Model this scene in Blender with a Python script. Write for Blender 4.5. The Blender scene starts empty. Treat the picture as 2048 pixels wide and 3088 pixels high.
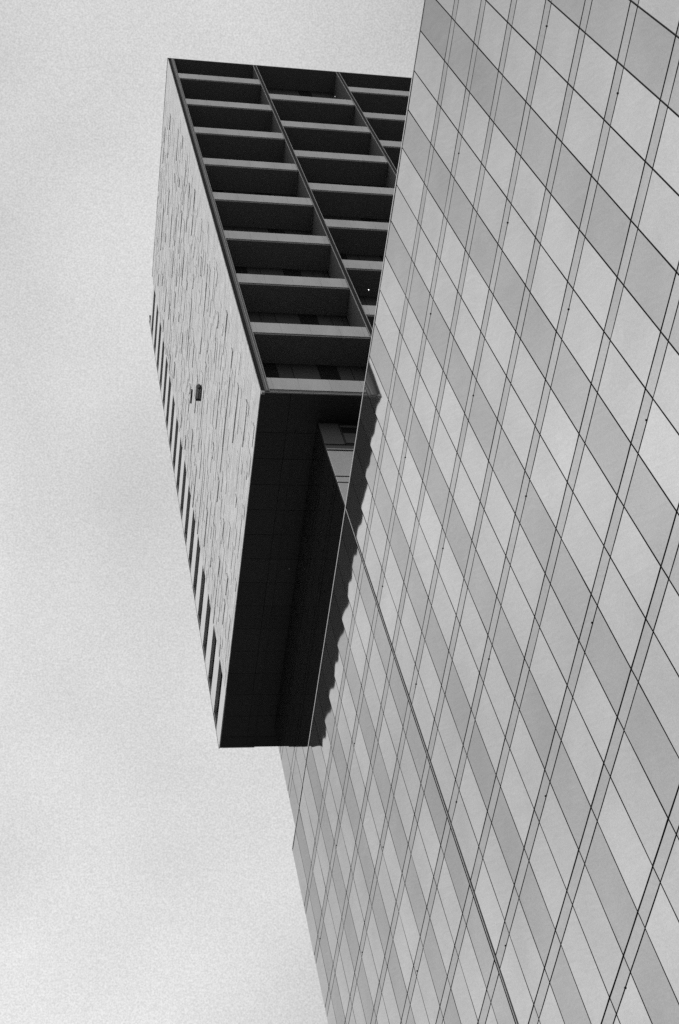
import bpy, math, random
from mathutils import Matrix, Vector

random.seed(7)
SC = bpy.context.scene
COL = SC.collection
ZC = 1.65                                   # eye height of the photographer; all heights below are measured from the eye

# ------------------------------------------------------------------ camera
ROT = ((0.97619322, -0.12988856, -0.17371172),      # image right, down, forward in world axes (x across street, y along, z up)
       (0.01723691, 0.84479633, -0.53481030),
       (0.21621676, 0.51908393, 0.82692332))
FPX, PW, PH = 4581.59, 2048.0, 3088.0
r, d, fw = [Vector(v) for v in ROT]
cam = bpy.data.cameras.new('camera')
cam.sensor_fit = 'VERTICAL'; cam.sensor_height = 36.0; cam.lens = 36.0 * FPX / PH
cam.clip_start = 0.1; cam.clip_end = 6000
co = bpy.data.objects.new('camera', cam); COL.objects.link(co)
M = Matrix((( r.x, -d.x, -fw.x, 0), (r.y, -d.y, -fw.y, 0), (r.z, -d.z, -fw.z, ZC), (0, 0, 0, 1)))
co.matrix_world = M
SC.camera = co
SC.view_settings.view_transform = 'Standard'
SC.view_settings.look = 'None'
SC.view_settings.exposure = 0.0
SC.view_settings.gamma = 1.0
SC.view_settings.use_curve_mapping = False
SC.render.film_transparent = False
SC.cycles.use_denoising = False
SC.cycles.max_bounces = 8

def project(x, y, z):                        # world (eye heights) -> photograph pixels, only used to sort pieces by how large they show
    v = Vector((x, y, z)); a, b, c = v.dot(r), v.dot(d), v.dot(fw)
    if c < 0.1: return None
    return a / c * FPX + PW / 2, b / c * FPX + PH / 2

# ------------------------------------------------------------------ sky and sun (bright overcast, black-and-white film)
SUN_EL, SUN_AZ = math.radians(38), math.radians(285)       # azimuth measured clockwise from +y: light comes from the left of the street
W = bpy.data.worlds.new('World'); SC.world = W; W.use_nodes = True
nt = W.node_tree; N, L = nt.nodes, nt.links
for n in list(N): N.remove(n)
out = N.new('ShaderNodeOutputWorld'); bg = N.new('ShaderNodeBackground')
sky = N.new('ShaderNodeTexSky'); sky.sky_type = 'NISHITA'; sky.sun_disc = False
sky.sun_elevation = SUN_EL; sky.sun_rotation = SUN_AZ
sky.air_density = 2.0; sky.dust_density = 6.0; sky.ozone_density = 1.0
bw = N.new('ShaderNodeRGBToBW'); L.new(sky.outputs[0], bw.inputs[0])
pw = N.new('ShaderNodeMath'); pw.operation = 'POWER'; pw.inputs[1].default_value = 0.22   # cloud cover evens the sky out
L.new(bw.outputs[0], pw.inputs[0])
tc = N.new('ShaderNodeTexCoord')
n1 = N.new('ShaderNodeTexNoise'); n1.inputs['Scale'].default_value = 3.0; n1.inputs['Detail'].default_value = 3; n1.inputs['Roughness'].default_value = 0.5
mpn = N.new('ShaderNodeMapping'); mpn.inputs['Location'].default_value = (85.1, 29.9, 48.3)
L.new(tc.outputs['Generated'], mpn.inputs[0]); L.new(mpn.outputs[0], n1.inputs['Vector'])
m1 = N.new('ShaderNodeMapRange'); m1.inputs[1].default_value = 0.25; m1.inputs[2].default_value = 0.75; m1.inputs[3].default_value = 0.72; m1.inputs[4].default_value = 1.28
L.new(n1.outputs[0], m1.inputs[0])
n2 = N.new('ShaderNodeTexNoise'); n2.inputs['Scale'].default_value = 900; n2.inputs['Detail'].default_value = 2; n2.inputs['Roughness'].default_value = 0.7
L.new(tc.outputs['Generated'], n2.inputs['Vector'])
m2 = N.new('ShaderNodeMapRange'); m2.inputs[1].default_value = 0.3; m2.inputs[2].default_value = 0.7; m2.inputs[3].default_value = 0.85; m2.inputs[4].default_value = 1.15
L.new(n2.outputs[0], m2.inputs[0])
q1 = N.new('ShaderNodeMath'); q1.operation = 'MULTIPLY'; L.new(pw.outputs[0], q1.inputs[0]); L.new(m1.outputs[0], q1.inputs[1])
q2 = N.new('ShaderNodeMath'); q2.operation = 'MULTIPLY'; L.new(q1.outputs[0], q2.inputs[0]); L.new(m2.outputs[0], q2.inputs[1])
q3 = N.new('ShaderNodeMath'); q3.operation = 'MULTIPLY'; L.new(q2.outputs[0], q3.inputs[0]); q3.inputs[1].default_value = 5.3
L.new(q3.outputs[0], bg.inputs[0]); bg.inputs[1].default_value = 0.1
L.new(bg.outputs[0], out.inputs[0])

sl = bpy.data.lights.new('sun', 'SUN'); sl.energy = 1.5; sl.angle = math.radians(25); sl.color = (1, 1, 1)
so = bpy.data.objects.new('sun', sl); COL.objects.link(so)
sd = Vector((math.sin(SUN_AZ) * math.cos(SUN_EL), math.cos(SUN_AZ) * math.cos(SUN_EL), math.sin(SUN_EL)))
so.rotation_euler = sd.to_track_quat('Z', 'Y').to_euler(); so.location = (-40, 20, 150)

# ------------------------------------------------------------------ materials
def mat(name, col, rough=0.6, metal=0.0, grain=0.0, gscale=12.0, stain=0.0, sscale=(1, 1, 1), spec=0.4, bump=0.0, vary=0.0, emit=0.0):
    m = bpy.data.materials.new(name); m.use_nodes = True
    t = m.node_tree; b = t.nodes['Principled BSDF']
    b.inputs['Roughness'].default_value = rough; b.inputs['Metallic'].default_value = metal
    b.inputs['Specular IOR Level'].default_value = spec
    val = t.nodes.new('ShaderNodeValue'); val.outputs[0].default_value = col
    cur = val.outputs[0]
    tcn = t.nodes.new('ShaderNodeNewGeometry')
    def mul(sock, a, bb):
        mr = t.nodes.new('ShaderNodeMapRange'); mr.inputs[1].default_value = 0.3; mr.inputs[2].default_value = 0.7
        mr.inputs[3].default_value = a; mr.inputs[4].default_value = bb; t.links.new(sock, mr.inputs[0])
        q = t.nodes.new('ShaderNodeMath'); q.operation = 'MULTIPLY'; t.links.new(cur, q.inputs[0]); t.links.new(mr.outputs[0], q.inputs[1])
        return q.outputs[0]
    if grain:
        n = t.nodes.new('ShaderNodeTexNoise'); n.inputs['Scale'].default_value = gscale; n.inputs['Detail'].default_value = 3; n.inputs['Roughness'].default_value = 0.7
        t.links.new(tcn.outputs['Position'], n.inputs['Vector']); cur = mul(n.outputs[0], 1 - grain, 1 + grain)
        if bump:
            bp = t.nodes.new('ShaderNodeBump'); bp.inputs['Strength'].default_value = bump; bp.inputs['Distance'].default_value = 0.01
            t.links.new(n.outputs[0], bp.inputs['Height']); t.links.new(bp.outputs[0], b.inputs['Normal'])
    if stain:
        mp = t.nodes.new('ShaderNodeMapping'); mp.inputs['Scale'].default_value = sscale
        t.links.new(tcn.outputs['Position'], mp.inputs[0])
        n = t.nodes.new('ShaderNodeTexNoise'); n.inputs['Scale'].default_value = 1.0; n.inputs['Detail'].default_value = 5; n.inputs['Roughness'].default_value = 0.6
        t.links.new(mp.outputs[0], n.inputs['Vector']); cur = mul(n.outputs[0], 1 - stain, 1 + stain * 0.6)
    if vary:
        oi = t.nodes.new('ShaderNodeObjectInfo'); mr = t.nodes.new('ShaderNodeMapRange')
        mr.inputs[3].default_value = 1 - vary; mr.inputs[4].default_value = 1 + vary; t.links.new(oi.outputs['Random'], mr.inputs[0])
        q = t.nodes.new('ShaderNodeMath'); q.operation = 'MULTIPLY'; t.links.new(cur, q.inputs[0]); t.links.new(mr.outputs[0], q.inputs[1]); cur = q.outputs[0]
    t.links.new(cur, b.inputs['Base Color'])
    if emit:
        b.inputs['Emission Color'].default_value = (1, 1, 1, 1); b.inputs['Emission Strength'].default_value = emit
    return m

def glass_mat(name, refl, veil, vary=0.05):
    """Coated facade glass: a mirror coat over a dim pane."""
    m = bpy.data.materials.new(name); m.use_nodes = True
    t = m.node_tree; t.nodes.clear()
    o = t.nodes.new('ShaderNodeOutputMaterial')
    g = t.nodes.new('ShaderNodeBsdfGlossy'); g.inputs['Roughness'].default_value = 0.026
    df = t.nodes.new('ShaderNodeBsdfDiffuse'); df.inputs['Color'].default_value = (veil, veil, veil, 1)
    ad = t.nodes.new('ShaderNodeAddShader')
    oi = t.nodes.new('ShaderNodeObjectInfo'); mr = t.nodes.new('ShaderNodeMapRange')
    mr.inputs[3].default_value = refl * (1 - vary); mr.inputs[4].default_value = refl * (1 + vary)
    t.links.new(oi.outputs['Random'], mr.inputs[0])
    ge = t.nodes.new('ShaderNodeNewGeometry')
    n = t.nodes.new('ShaderNodeTexNoise'); n.inputs['Scale'].default_value = 0.35; n.inputs['Detail'].default_value = 3
    t.links.new(ge.outputs['Position'], n.inputs['Vector'])
    m2 = t.nodes.new('ShaderNodeMapRange'); m2.inputs[1].default_value = 0.3; m2.inputs[2].default_value = 0.7; m2.inputs[3].default_value = 0.95; m2.inputs[4].default_value = 1.05
    t.links.new(n.outputs[0], m2.inputs[0])
    n3 = t.nodes.new('ShaderNodeTexNoise'); n3.inputs['Scale'].default_value = 32; n3.inputs['Detail'].default_value = 2       # dust film
    t.links.new(ge.outputs['Position'], n3.inputs['Vector'])
    m3 = t.nodes.new('ShaderNodeMapRange'); m3.inputs[1].default_value = 0.3; m3.inputs[2].default_value = 0.7; m3.inputs[3].default_value = 0.90; m3.inputs[4].default_value = 1.10
    t.links.new(n3.outputs[0], m3.inputs[0])
    q = t.nodes.new('ShaderNodeMath'); q.operation = 'MULTIPLY'; t.links.new(mr.outputs[0], q.inputs[0]); t.links.new(m2.outputs[0], q.inputs[1])
    qq = t.nodes.new('ShaderNodeMath'); qq.operation = 'MULTIPLY'; t.links.new(q.outputs[0], qq.inputs[0]); t.links.new(m3.outputs[0], qq.inputs[1])
    t.links.new(qq.outputs[0], g.inputs['Color'])
    t.links.new(g.outputs[0], ad.inputs[0]); t.links.new(df.outputs[0], ad.inputs[1]); t.links.new(ad.outputs[0], o.inputs[0])
    return m

MT = dict(
    stone=mat('pale_stone', 0.61, 0.75, grain=0.22, gscale=8, stain=0.22, sscale=(1, 0.8, 2.2), vary=0.05, bump=0.3),
    stone_smooth=mat('smooth_pale_stone', 0.63, 0.7, grain=0.07, gscale=14, stain=0.05, sscale=(1, 0.5, 0.5)),
    concrete=mat('parapet_concrete', 0.68, 0.7, grain=0.22, gscale=16, stain=0.10, sscale=(1.2, 1, 0.35), vary=0.04, bump=0.2),
    dark=mat('dark_metal_ceiling', 0.26, 0.55, grain=0.12, gscale=6, vary=0.06),
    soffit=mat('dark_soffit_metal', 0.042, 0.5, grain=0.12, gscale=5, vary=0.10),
    black=mat('black_gasket', 0.018, 0.6),
    gap=mat('dark_joint', 0.012, 0.8),
    fin=mat('grey_fin_metal', 0.16, 0.5, grain=0.10, gscale=5, vary=0.05),
    trim=mat('pale_trim_metal', 0.42, 0.45, grain=0.05),
    frame=mat('mid_grey_frame', 0.12, 0.5, grain=0.08),
    band=mat('aluminium_band', 0.50, 0.4, grain=0.05),
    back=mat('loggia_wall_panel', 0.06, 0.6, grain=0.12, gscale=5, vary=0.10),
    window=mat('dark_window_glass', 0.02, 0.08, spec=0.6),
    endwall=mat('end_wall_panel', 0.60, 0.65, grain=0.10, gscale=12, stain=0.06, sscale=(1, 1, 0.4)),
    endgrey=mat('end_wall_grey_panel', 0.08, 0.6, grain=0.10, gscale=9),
    lamp=mat('lit_lamp', 0.8, 0.5, emit=5.0),
    asphalt=mat('asphalt', 0.05, 0.9, grain=0.25, gscale=3, stain=0.2, sscale=(.2, .2, .2)),
    paving=mat('paving', 0.22, 0.85, grain=0.15, gscale=4, stain=0.15, sscale=(.3, .3, .3)),
    gl=glass_mat('mirror_glass', 0.585, 0.024), gd=glass_mat('dark_mirror_glass', 0.465, 0.022),
    gs=glass_mat('spandrel_glass', 0.49, 0.022), gu=glass_mat('clean_mirror_glass', 0.56, 0.004),
)

# ------------------------------------------------------------------ mesh helpers
def mesh(name, verts, faces, mats, idx=None, smooth=False):
    me = bpy.data.meshes.new(name); me.from_pydata(verts, [], faces)
    for m in (mats if isinstance(mats, (list, tuple)) else [mats]): me.materials.append(m)
    if idx: me.polygons.foreach_set('material_index', idx)
    if smooth: me.polygons.foreach_set('use_smooth', [bool(s) for s in smooth] if isinstance(smooth, list) else [True] * len(me.polygons))
    me.update(); return me

def link(name, me, parent=None, loc=(0, 0, 0), **props):
    o = bpy.data.objects.new(name, me); COL.objects.link(o); o.location = loc
    if parent is not None: o.parent = parent
    for k, v in props.items(): o[k] = v
    return o

BF = [(0, 3, 2, 1), (4, 5, 6, 7), (0, 1, 5, 4), (1, 2, 6, 5), (2, 3, 7, 6), (3, 0, 4, 7)]
def boxv(x0, x1, y0_, y1, z0_, z1):
    return [(x0, y0_, z0_), (x1, y0_, z0_), (x1, y1, z0_), (x0, y1, z0_), (x0, y0_, z1), (x1, y0_, z1), (x1, y1, z1), (x0, y1, z1)]

class MB:
    def __init__(s): s.v, s.f = [], []
    def box(s, x0, x1, y0_, y1, z0_, z1):
        n = len(s.v); s.v += boxv(x0, x1, y0_, y1, z0_ + ZC, z1 + ZC); s.f += [tuple(i + n for i in q) for q in BF]; return s
    def prism(s, pts, z0_, z1):                       # plan outline (x, y), counter-clockwise seen from above
        n = len(s.v); k = len(pts)
        s.v += [(x, y, z0_ + ZC) for x, y in pts] + [(x, y, z1 + ZC) for x, y in pts]
        s.f += [tuple(n + i for i in reversed(range(k))), tuple(n + k + i for i in range(k))]
        s.f += [(n + i, n + (i + 1) % k, n + k + (i + 1) % k, n + k + i) for i in range(k)]; return s
    def build(s, name, m, parent=None, **p): return link(name, mesh(name, s.v, s.f, m), parent, **p)

def bx(name, m, parent, x0, x1, y0_, y1, z0_, z1, **p): return MB().box(x0, x1, y0_, y1, z0_, z1).build(name, MT[m], parent, **p)

def cham(name, m, x0, x1, y0_, y1, z0_, z1, c=0.012):
    """box with chamfered edges on its outer (-x) face, outer face at x0"""
    v = [(x1, y0_, z0_), (x1, y1, z0_), (x1, y1, z1), (x1, y0_, z1), (x0 + c, y0_, z0_), (x0 + c, y1, z0_), (x0 + c, y1, z1), (x0 + c, y0_, z1),
         (x0, y0_ + c, z0_ + c), (x0, y1 - c, z0_ + c), (x0, y1 - c, z1 - c), (x0, y0_ + c, z1 - c)]
    f = []
    for a in (0, 4):
        for i in range(4):
            j = (i + 1) % 4; f.append((a + i, a + j, a + 4 + j, a + 4 + i))
    f.append((8, 9, 10, 11))
    return v, f

def thing(name, loc, label, cat, group=None):
    o = link(name, None, None, loc); o.empty_display_size = 1; o['label'] = label; o['category'] = cat
    if group: o['group'] = group
    return o

def adopt(parent):                                   # keep world positions of children built in world coordinates
    for c in parent.children:
        c.matrix_parent_inverse = Matrix.Translation(-parent.location)

# ------------------------------------------------------------------ ground
def sheet(name, x0, x1, y0_, y1, z, m, kind='structure'):
    return link(name, mesh(name, [(x0, y0_, z), (x1, y0_, z), (x1, y1, z), (x0, y1, z)], [(0, 1, 2, 3)], MT[m]), kind=kind)
sheet('ground', -3000, 3000, -3000, 3000, -0.02, 'asphalt')
sheet('road', -14, 6, -400, 400, 0.0, 'asphalt')
pv = link('pavement', mesh('pavement', boxv(6.0, 15.2, -400, 400, -0.01, 0.13), BF, MT['paving']), kind='structure')

# ------------------------------------------------------------------ glass blocks
D, Y0, Z0, CW, HF = 15.8909, 24.3857, 55.5499, 1.6, 3.32657
YA = lambda i: Y0 - i * CW                           # distance along the street of vertical joint i (grows towards the photographer)
ZJ = lambda j: Z0 - j * HF                           # height of horizontal joint j (grows downwards)
IH, JR, JS = -8.06, -1.265, -3.87                     # joint between the blocks, roof line of the low block, soffit of the tower
ZR, ZS = ZJ(JR), 68.115
HB = ZJ(0) - 0
ROWS = [0, 1, 2, 3, 4, 5, 6, 7, 8, 9.147] + [9.147 + k for k in range(1, 8)]
STR = 0.163                                          # height of the narrow strip in storeys
GV, GU, GL = 0.027, 0.039, 0.030                     # half gaps: vertical, upper and lower line of the strip

PIL = -0.0026
def pane_mesh(name, w, h, m, k, amp=1.0):
    """a sheet of glass w x h seen from -x, very slightly warped as real toughened glass is"""
    rnd = random.Random(k * 77 + int(w * 100) + int(h * 1000))
    P, Q = rnd.gauss(PIL, .0009), rnd.gauss(.0012, .0012)           # pillow across and up the sheet
    c0, c1, c2 = rnd.gauss(0, .0016), rnd.gauss(0, .0014), rnd.gauss(0, .0004)
    NY, NZ = 8, 3
    v, f, idx, sm = [], [], [], []
    for a in range(NZ + 1):
        for b_ in range(NY + 1):
            u, q = b_ / NY * 2 - 1, a / NZ * 2 - 1
            x = amp * (P * (0.5 * u * u - 0.42 * math.cos(2.4 * u)) + Q * q * q + c0 * u * q + c1 * u * u * q + c2 * math.sin(u * 5 + k))
            v.append((x, u * w / 2, q * h / 2))
    st = NY + 1
    for a in range(NZ):
        for b_ in range(NY):
            p = a * st + b_; f.append((p, p + st, p + st + 1, p + 1)); idx.append(0); sm.append(True)
    n = len(v)                                       # rim, 30 mm deep
    ring = [i for i in range(st)] + [a * st + NY for a in range(1, NZ + 1)] + [NZ * st + i for i in range(NY - 1, -1, -1)] + [a * st for a in range(NZ - 1, 0, -1)]
    for i in ring: v.append(v[i])                    # own vertices, so the glass keeps its own normals
    for i in ring: v.append((0.03, v[i][1], v[i][2]))
    K = len(ring)
    for i in range(K):
        j = (i + 1) % K; f.append((n + i, n + j, n + K + j, n + K + i)); idx.append(1); sm.append(False)
    return mesh(name, v, f, [m, MT['black']], idx, sm)

CACHE = {}
def pane(name, par, ia, ib, ja, jb, m, joined, amp=1.0):
    """pane between vertical joints ia<ib and horizontal joints ja<jb (metres of gap already taken off)"""
    ya, yb = YA(ib) + GV, YA(ia) - GV
    zb, zt = jb, ja
    w, h = yb - ya, zt - zb
    k = random.randrange(10)
    key = (round(w, 3), round(h, 3), m, k, amp)
    if key not in CACHE: CACHE[key] = pane_mesh(name, w, h, MT[m], k, amp)
    c = (D, (ya + yb) / 2, (zt + zb) / 2)
    pts = [project(D, y, z) for y in (ya, yb) for z in (zb, zt)]
    xs_ = [p[0] for p in pts if p]; ys_ = [p[1] for p in pts if p]
    seen = xs_ and max(xs_) > -40 and min(xs_) < PW + 40 and max(ys_) > -40 and min(ys_) < PH + 40
    if seen:
        o = link(name, CACHE[key], par, (c[0], c[1], c[2] + ZC))
        o.rotation_euler = (0, random.gauss(0, 0.0009), random.gauss(0, 0.0012))
    else:
        joined.setdefault(m, []).append((CACHE[key], c))

def flush(joined, par):
    for m, lst in joined.items():
        v, f, idx = [], [], []
        for me, c in lst:
            n = len(v); v += [(p.co.x + c[0], p.co.y + c[1], p.co.z + c[2] + ZC) for p in me.vertices]
            f += [tuple(i + n for i in p.vertices) for p in me.polygons]; idx += [p.material_index for p in me.polygons]
        link('glass_panes_lower_storeys', mesh('panes', v, f, [MT[m], MT['black']], idx), par, kind='stuff')

def facade(par, i0, i1, rows, top, cols_fix=None):
    joined = {}
    for i in range(i0, i1):
        m = 'gd' if i % 3 == 0 else 'gl'
        a, b_ = float(i), float(i + 1)
        if cols_fix: a, b_ = cols_fix(a), cols_fix(b_)
        if top is not None:
            pane('glass_pane', par, a, b_, top, ZJ(rows[0]) + GU, m, joined)
        for k, j in enumerate(rows):
            pane('spandrel_pane', par, a, b_, ZJ(j) - GU, ZJ(j + STR) + GL, 'gs', joined, 0.35)
            jn = rows[k + 1] if k + 1 < len(rows) else None
            zb = ZJ(jn) + GU if jn is not None else -ZC + 0.35
            if ZJ(j + STR) - GL - zb > 0.3:
                pane('glass_pane', par, a, b_, ZJ(j + STR) - GL, zb, m, joined)
    flush(joined, par)

BOLT = None
def bolt(par, i, j):
    global BOLT
    if BOLT is None:
        v, f = [], []
        for s_, rr in ((0.0, .03), (-.022, .03), (-.03, .018)):
            for k in range(8): a = k * math.pi / 4; v.append((s_, rr * math.cos(a), rr * math.sin(a)))
        for l_ in (0, 8):
            for k in range(8): f.append((l_ + k, l_ + 8 + k, l_ + 8 + (k + 1) % 8, l_ + (k + 1) % 8))
        f.append(tuple(16 + k for k in range(8)))
        BOLT = mesh('fixing_bolt', v, f, MT['black'])
    link('fixing_bolt', BOLT, par, (D, YA(i), ZJ(j) + ZC))

# low block, next to the photographer
IN = 15
low = thing('glass_office_block', (D, YA(0), 0), 'low mirror glass office block in the right foreground, with grid of panes', 'building')
bx('block_body', 'gap', low, D + 0.034, D + 30, YA(IN) + 0.1, YA(IH) - 0.08, -ZC, ZR - 0.15)
fixl = lambda i: IH + 0.07 if i <= -8 else i
facade(low, -8, IN, ROWS, ZR - 0.10, fixl)
bx('roof_coping', 'band', low, D - 0.02, D + 0.30, YA(IN), YA(IH) - 0.03, ZR - 0.03, ZR + 0.07)
bx('coping_joint', 'black', low, D - 0.005, D + 0.2, YA(IN), YA(IH) - 0.04, ZR - 0.075, ZR - 0.045)
for i in (12.55, 8.56, 4.60, 0.62, -3.37, -7.36):
    for j in (1.16, 3.16, 5.16, 7.15): bolt(low, i, j)
    bolt(low, i, 9.31)
adopt(low)

# tall block behind the joint, reaching up to the tower's soffit
tall = thing('glass_office_block', (D, YA(-15), 0), 'taller mirror glass block under the dark overhanging tower, beyond the thick joint', 'building')
bx('block_body', 'gap', tall, D + 0.034, D + 30, YA(IH) + 0.08, YA(-21) - 0.05, -ZC, ZS - 0.05)
bx('block_body', 'gap', tall, D + 0.034, D + 30, YA(-21) - 0.05, YA(-22) - 0.05, -ZC, ZR - 0.1)
fixt = lambda i: IH - 0.07 if i >= -8 else i
facade(tall, -22, -8, ROWS, ZR - 0.14, fixt)
joined = {}
for i in range(-21, -8):
    a, b_ = fixt(float(i)), fixt(float(i + 1)); m = 'gu'
    ladder = [(ZR + 0.14, ZJ(-1.98) - GL), (ZJ(-1.98) + GL, ZJ(-2.145) - GU), (ZJ(-2.145) + GU, ZJ(-2.94) - GL), (ZJ(-2.94) + GL, ZJ(-3.10) - GU), (ZJ(-3.10) + GU, ZS - 0.03)]
    for k, (za, zb) in enumerate(ladder):
        pane('spandrel_pane' if k in (1, 3) else 'glass_pane', tall, a, b_, zb, za, m, joined, 0.4)
flush(joined, tall)
bx('level_band', 'band', tall, D - 0.018, D + 0.03, YA(IH) - 0.03, YA(-22) - 0.10, ZR - 0.03, ZR + 0.07)
bx('band_joint', 'black', tall, D - 0.004, D + 0.03, YA(IH) + 0.04, YA(-22) - 0.03, ZR - 0.075, ZR - 0.045)
bx('joint_post', 'trim', tall, D - 0.012, D + 0.03, YA(IH) - 0.022, YA(IH) + 0.022, -ZC, ZR - 0.04)
for i in (-12.86, -16.85, -20.85):
    for j in (1.15, 3.14, 5.14, 7.13): bolt(tall, i, j)
# end wall above the roof of the low block, facing the photographer
YH = YA(IH)
x0, x1 = D + 0.012, D + 29
ew = bx('end_wall', 'gap', tall, D + 0.05, x1, YH - 0.04, YH + 0.07, ZR, ZS - 0.06)
for xa, xb in ((x0, x0 + 3.6), (x0 + 3.615, x0 + 7.2)):
    bx('wall_panel', 'endwall', ew, xa, xb, YH - 0.07, YH - 0.041, ZR + 0.09, 61.95)
    bx('wall_panel', 'endwall', ew, xa, xb, YH - 0.07, YH - 0.041, 62.06, 62.52)
    bx('wall_panel', 'endwall', ew, xa, xb, YH - 0.07, YH - 0.041, 62.64, 65.06)
bx('sill', 'trim', ew, x0, x0 + 7.2, YH - 0.10, YH - 0.042, 65.17, 65.27)
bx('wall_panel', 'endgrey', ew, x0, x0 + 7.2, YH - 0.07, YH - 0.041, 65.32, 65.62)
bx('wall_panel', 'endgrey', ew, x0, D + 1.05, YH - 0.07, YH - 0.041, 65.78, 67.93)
win = bx('window', 'window', ew, D + 1.12, D + 3.0, YH - 0.055, YH - 0.041, 65.85, 67.90)
bx('window_frame', 'black', win, D + 1.06, D + 1.12, YH - 0.09, YH - 0.041, 65.80, 67.93)
bx('window_blind', 'endgrey', win, D + 1.16, D + 2.96, YH - 0.06, YH - 0.056, 65.95, 66.95)
bx('window_frame', 'endgrey', win, D + 1.13, D + 3.0, YH - 0.08, YH - 0.056, 67.55, 67.75)
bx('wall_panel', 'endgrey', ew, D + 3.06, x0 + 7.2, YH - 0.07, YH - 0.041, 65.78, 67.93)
adopt(tall)

# ------------------------------------------------------------------ tower
XS, YF, YE, ZB, ZT = 12.728, 35.55, 59.42, 68.115, 127.05
BAY = 7.2
FX = [XS + 0.07 + BAY * k + 0.0 for k in range(0, 6)]
FX = [12.80, 20.01, 27.15, 34.33, 41.5]
tower = thing('stone_tower', (20, 45, 0), 'pale stone tower with dark recessed balconies, overhanging the glass blocks on a dark underside', 'tower')
bx('tower_body', 'gap', tower, 13.05, 44, 37.60, 54.95, ZB + 0.25, ZT - 0.25)
bx('tower_body', 'gap', tower, 14.85, 44, 55.05, YE - 0.2, ZB + 0.25, ZT - 0.25)
# the underside, plank by plank
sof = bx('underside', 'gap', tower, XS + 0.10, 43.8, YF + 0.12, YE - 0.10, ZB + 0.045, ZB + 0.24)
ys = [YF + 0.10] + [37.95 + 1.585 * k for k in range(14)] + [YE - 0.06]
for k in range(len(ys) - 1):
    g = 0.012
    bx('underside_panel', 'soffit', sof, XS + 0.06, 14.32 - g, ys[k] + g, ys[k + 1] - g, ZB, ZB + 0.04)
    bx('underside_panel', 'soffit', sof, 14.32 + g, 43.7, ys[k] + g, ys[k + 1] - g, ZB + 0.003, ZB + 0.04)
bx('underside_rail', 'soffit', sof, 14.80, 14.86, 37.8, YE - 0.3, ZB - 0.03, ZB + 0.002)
lampcyl = []
for (lx, ly) in ((15.45, 46.5),):
    bx('recessed_lamp', 'trim', sof, lx - .03, lx + .03, ly - .03, ly + .03, ZB - 0.012, ZB + 0.002)

# stone side wall: slabs of random length, courses of a sixth of a storey, some standing proud
sw = bx('stone_wall', 'gap', tower, XS + 0.02, 13.02, YF + 0.06, 55.13, ZB + 0.05, ZT - 0.02)
FH = 3.3345
slabs = []
zf0 = 68.06
for fl in range(18):
    for c in range(6):
        za = zf0 + fl * FH + c * FH / 6; zb = za + FH / 6
        if c == 0 and fl == 0: za = ZB + 0.01
        if za > ZT - 0.05: continue
        zb = min(zb, ZT - 0.01)
        y = YF + 0.012
        first = random.choice((0.55, 1.0, 1.5))
        while y < 55.15 - 0.05:
            w = first if first else random.choice((0.6, 0.9, 1.2, 1.5)); first = None
            yb = min(y + w, 55.15)
            if 55.15 - yb < 0.35: yb = 55.15
            t_ = random.random()
            if c == 0:
                proud = (0.045 + 0.025 * random.random()) if t_ < 0.45 else random.uniform(0, 0.012)
            else:
                proud = (0.014 + 0.022 * random.random()) if t_ < 0.38 else random.uniform(0, 0.007)
            if y < 36.0 + random.random() * 2.2 or (fl == 0 and c == 0): proud = random.uniform(0, 0.004)
            slabs.append((y, yb, za, zb, proud)); y = yb
slabs.sort(key=lambda s: s[2] + 1.2 * (s[0] - 35))
vv, ff = [], []
for n_, (ya, yb, za, zb, pr_) in enumerate(slabs):
    v, f = cham('s', None, XS - pr_, XS + 0.04, ya + .006, yb - .006, za + ZC + .006, zb + ZC - .006, .006)
    if n_ < 300: link('stone_slab', mesh('stone_slab', v, f, MT['stone']), sw)
    else:
        k = len(vv); vv += v; ff += [tuple(i + k for i in q) for q in f]
link('stone_slabs_upper_courses', mesh('stone_slabs', vv, ff, MT['stone']), sw, kind='stuff')
bx('roof_coping', 'black', tower, XS - 0.03, XS + 0.10, YF - 0.02, 55.10, ZT - 0.01, ZT + 0.10)

# box with ribs fixed to the stone wall, and a short ledge
mbx = bx('wall_vent', 'trim', tower, 12.37, XS + .01, 46.52, 47.36, 89.14, 89.5)
MB().prism([(12.36, 46.50), (12.40, 46.50), (12.40, 47.37), (12.36, 47.37)], 89.08, 89.52).build('rib', MT['black'], mbx)
MB().prism([(12.53, 46.45), (12.56, 46.45), (12.56, 47.37), (12.53, 47.37)], 89.08, 89.52).build('rib', MT['black'], mbx)
MB().prism([(12.685, 46.50), (12.725, 46.50), (12.725, 47.37), (12.685, 47.37)], 89.08, 89.52).build('rib', MT['black'], mbx)
MB().prism([(12.36, 46.50), (12.545, 46.34), (12.725, 46.50), (12.545, 46.44)], 89.07, 89.53).build('pointed_end', MT['black'], mbx)
MB().prism([(12.36, 47.28), (12.725, 47.28), (12.725, 47.40), (12.36, 47.40)], 89.07, 89.53).build('end_plate', MT['black'], mbx)
bx('ledge', 'black', tower, XS - 0.10, XS + .01, 49.02, 50.04, 93.62, 93.85)

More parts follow.
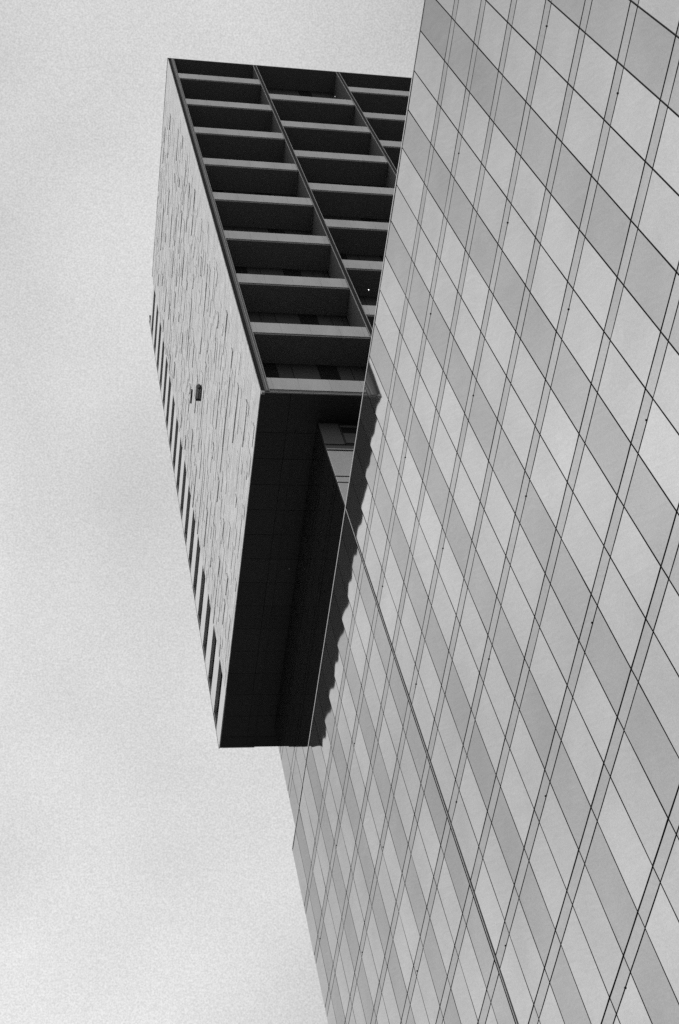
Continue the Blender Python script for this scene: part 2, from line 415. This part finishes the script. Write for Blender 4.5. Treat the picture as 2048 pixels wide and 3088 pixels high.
# far bay of the stone wall: open balconies, one per storey
for k in range(0, 17):
    zp0 = 71.28 + (k - 1) * FH if k else ZB + 0.02
    zp1 = 69.66 + k * FH
    bx('balcony_parapet', 'stone_smooth', tower, XS - 0.004, XS + 0.20, 55.17, YE - 0.004, zp0, zp1)
    bx('balcony_parapet', 'stone_smooth', tower, XS + 0.21, 14.84, YE - 0.20, YE, zp0, zp1)
    bx('balcony_floor', 'soffit', tower, XS + 0.21, 14.84, 55.14, YE - 0.21, zp0 - 0.02 if k else ZB + 0.03, zp0 + 0.25)
bx('balcony_parapet', 'stone_smooth', tower, XS - 0.004, XS + 0.20, 55.17, YE - 0.004, 71.28 + 16 * FH, 71.28 + 16 * FH + 1.0)
bx('balcony_floor', 'soffit', tower, XS + 0.21, 14.84, 55.14, YE - 0.21, 71.28 + 15 * FH - 0.02 + FH, 71.28 + 16 * FH + 0.25) if False else None
bx('balcony_side_wall', 'dark', tower, XS + 0.12, 14.84, 54.97, 55.13, ZB + 0.05, ZT - 0.3)
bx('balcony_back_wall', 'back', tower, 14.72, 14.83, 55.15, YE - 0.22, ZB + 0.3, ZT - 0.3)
bx('corner_post', 'fin', tower, XS + 0.02, XS + 0.85, YE - 0.19, YE - 0.02, ZB + 0.1, ZT + 0.6)
bx('corner_trim', 'black', tower, XS - 0.02, XS + 0.03, YE - 0.003, YE + 0.03, ZB + 0.0, ZT - 0.1)

# front: frame, fins, staggered balconies two storeys high
bx('edge_groove', 'gap', tower, XS + 0.105, XS + 0.225, YF + 0.03, YF + 0.3, ZB + 0.02, ZT - 0.02)
bx('edge_frame', 'frame', tower, XS + 0.23, XS + 0.44, YF - 0.02, YF + 1.75, ZB + 0.02, ZT - 0.02)
bx('edge_strip', 'trim', tower, XS + 0.33, XS + 0.36, YF - 0.05, YF - 0.021, ZB + 0.02, ZT - 0.02)
bx('edge_strip', 'trim', tower, XS + 0.445, XS + 0.475, YF - 0.04, YF + 0.05, ZB + 0.02, ZT - 0.02)
bx('edge_bracket', 'trim', tower, XS + 0.02, XS + 0.19, YF - 0.03, YF + 0.1, ZB - 0.20, ZB - 0.001)
for k in range(1, 5):
    c = FX[k]
    fn = bx('fin', 'fin', tower, c - 0.12, c + 0.12, YF + 0.02, YF + 1.78, ZB + 0.02, ZT - 0.02)
    bx('fin_strip', 'trim', fn, c - 0.15, c - 0.11, YF - 0.03, YF + 0.018, ZB + 0.02, ZT - 0.02)
    bx('fin_strip', 'trim', fn, c + 0.11, c + 0.15, YF - 0.03, YF + 0.018, ZB + 0.02, ZT - 0.02)
    bx('fin_groove', 'gap', fn, c - 0.108, c + 0.108, YF - 0.005, YF + 0.019, ZB + 0.02, ZT - 0.02)
rf = bx('roof_edge', 'dark', tower, XS + 0.0, 44, YF - 0.03, YF + 2.05, ZT - 0.018, ZT + 0.09)
OFF = [-3.62, -3.07, -1.665, 0.0, 1.69, 3.03, 3.62]
def bay(xl, xr, tops):
    cx = 16.53 + (xl - 13.21)
    for n_, zt in enumerate(tops):
        zb = zt - 1.255
        pa = bx('balcony_parapet', 'concrete', tower, xl + .012, xr - .012, YF + 0.06, YF + 0.20, zb + 0.02, zt - 0.03)
        edges = [xl] + [cx + o for o in (-3.07, -1.665, 0.0, 1.69, 3.03)] + [xr]
        edges = [e for e in edges if xl <= e <= xr]
        for a in range(len(edges) - 1):
            bx('parapet_panel', 'concrete', pa, edges[a] + .008, edges[a + 1] - .008, YF + 0.01, YF + 0.055, zb, zt)
        bx('joint_strip', 'trim', pa, edges[1] - .006, edges[1] + .006, YF + 0.012, YF + 0.05, zb + .01, zt - .01)
        for e in edges[2:-1]: bx('joint_strip', 'trim', pa, e - .006, e + .006, YF + 0.012, YF + 0.05, zb + .01, zt - .01)
        sl_ = bx('balcony_floor', 'dark', tower, xl + .003, xr - .003, YF + 0.10, YF + 1.80, zb - 0.13, zb + 0.018)
        bx('drip_edge', 'trim', sl_, xl + .004, xr - .004, YF + 0.05, YF + 0.098, zb - 0.13, zb - 0.09)
        # wall at the back of the balcony that starts here
        ztop = (tops[n_ + 1] - 1.255 - 0.135) if n_ + 1 < len(tops) else ZT - 0.03
        backwall(xl, xr, cx, zb + 0.03, ztop, n_)
def backwall(xl, xr, cx, za, zb, n_):
    lo = zb - 2.4 if zb - 2.4 > za else za
    w = bx('balcony_back_wall', 'gap', tower, xl, xr, YF + 1.83, YF + 1.95, za, zb)
    cuts = [-1.96, -1.05, 0.42, 1.50, 2.35, 3.05] if n_ % 2 else [-1.90, -1.05, 0.45, 1.55, 2.35, 3.05]
    es = [xl] + [cx + c for c in cuts if xl < cx + c < xr] + [xr]
    for a in range(len(es) - 1):
        isw = (a == 3) or (a == 0 and n_ % 2 == 0)
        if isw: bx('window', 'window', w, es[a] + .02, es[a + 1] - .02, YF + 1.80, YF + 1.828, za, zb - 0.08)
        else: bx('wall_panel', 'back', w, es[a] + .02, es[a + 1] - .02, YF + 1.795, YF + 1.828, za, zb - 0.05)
    bx('ceiling_trim', 'fin', w, xl + .01, xr - .01, YF + 1.77, YF + 1.794, zb - 0.05, zb - 0.004)
odd = [69.66 + 6.68 * k for k in range(9)]
even = [72.66 + 6.68 * k for k in range(8)]
bay(FX[0] + 0.41, FX[1] - 0.155, odd)
bay(FX[1] + 0.155, FX[2] - 0.155, even)
bay(FX[2] + 0.155, FX[3] - 0.155, odd)
bay(FX[3] + 0.155, FX[4] - 0.155, even)
# lower edge of the front
bx('bottom_trim', 'trim', tower, XS + 0.2, 43.9, YF + 0.03, YF + 0.098, ZB - 0.004, ZB + 0.05)
# one lit lamp under a balcony
lm = bx('ceiling_lamp', 'frame', tower, 21.76, 21.86, 36.83, 36.93, 84.65, 84.73)
bx('lamp_glass', 'lamp', lm, 21.79, 21.83, 36.86, 36.90, 84.625, 84.649)
adopt(tower)
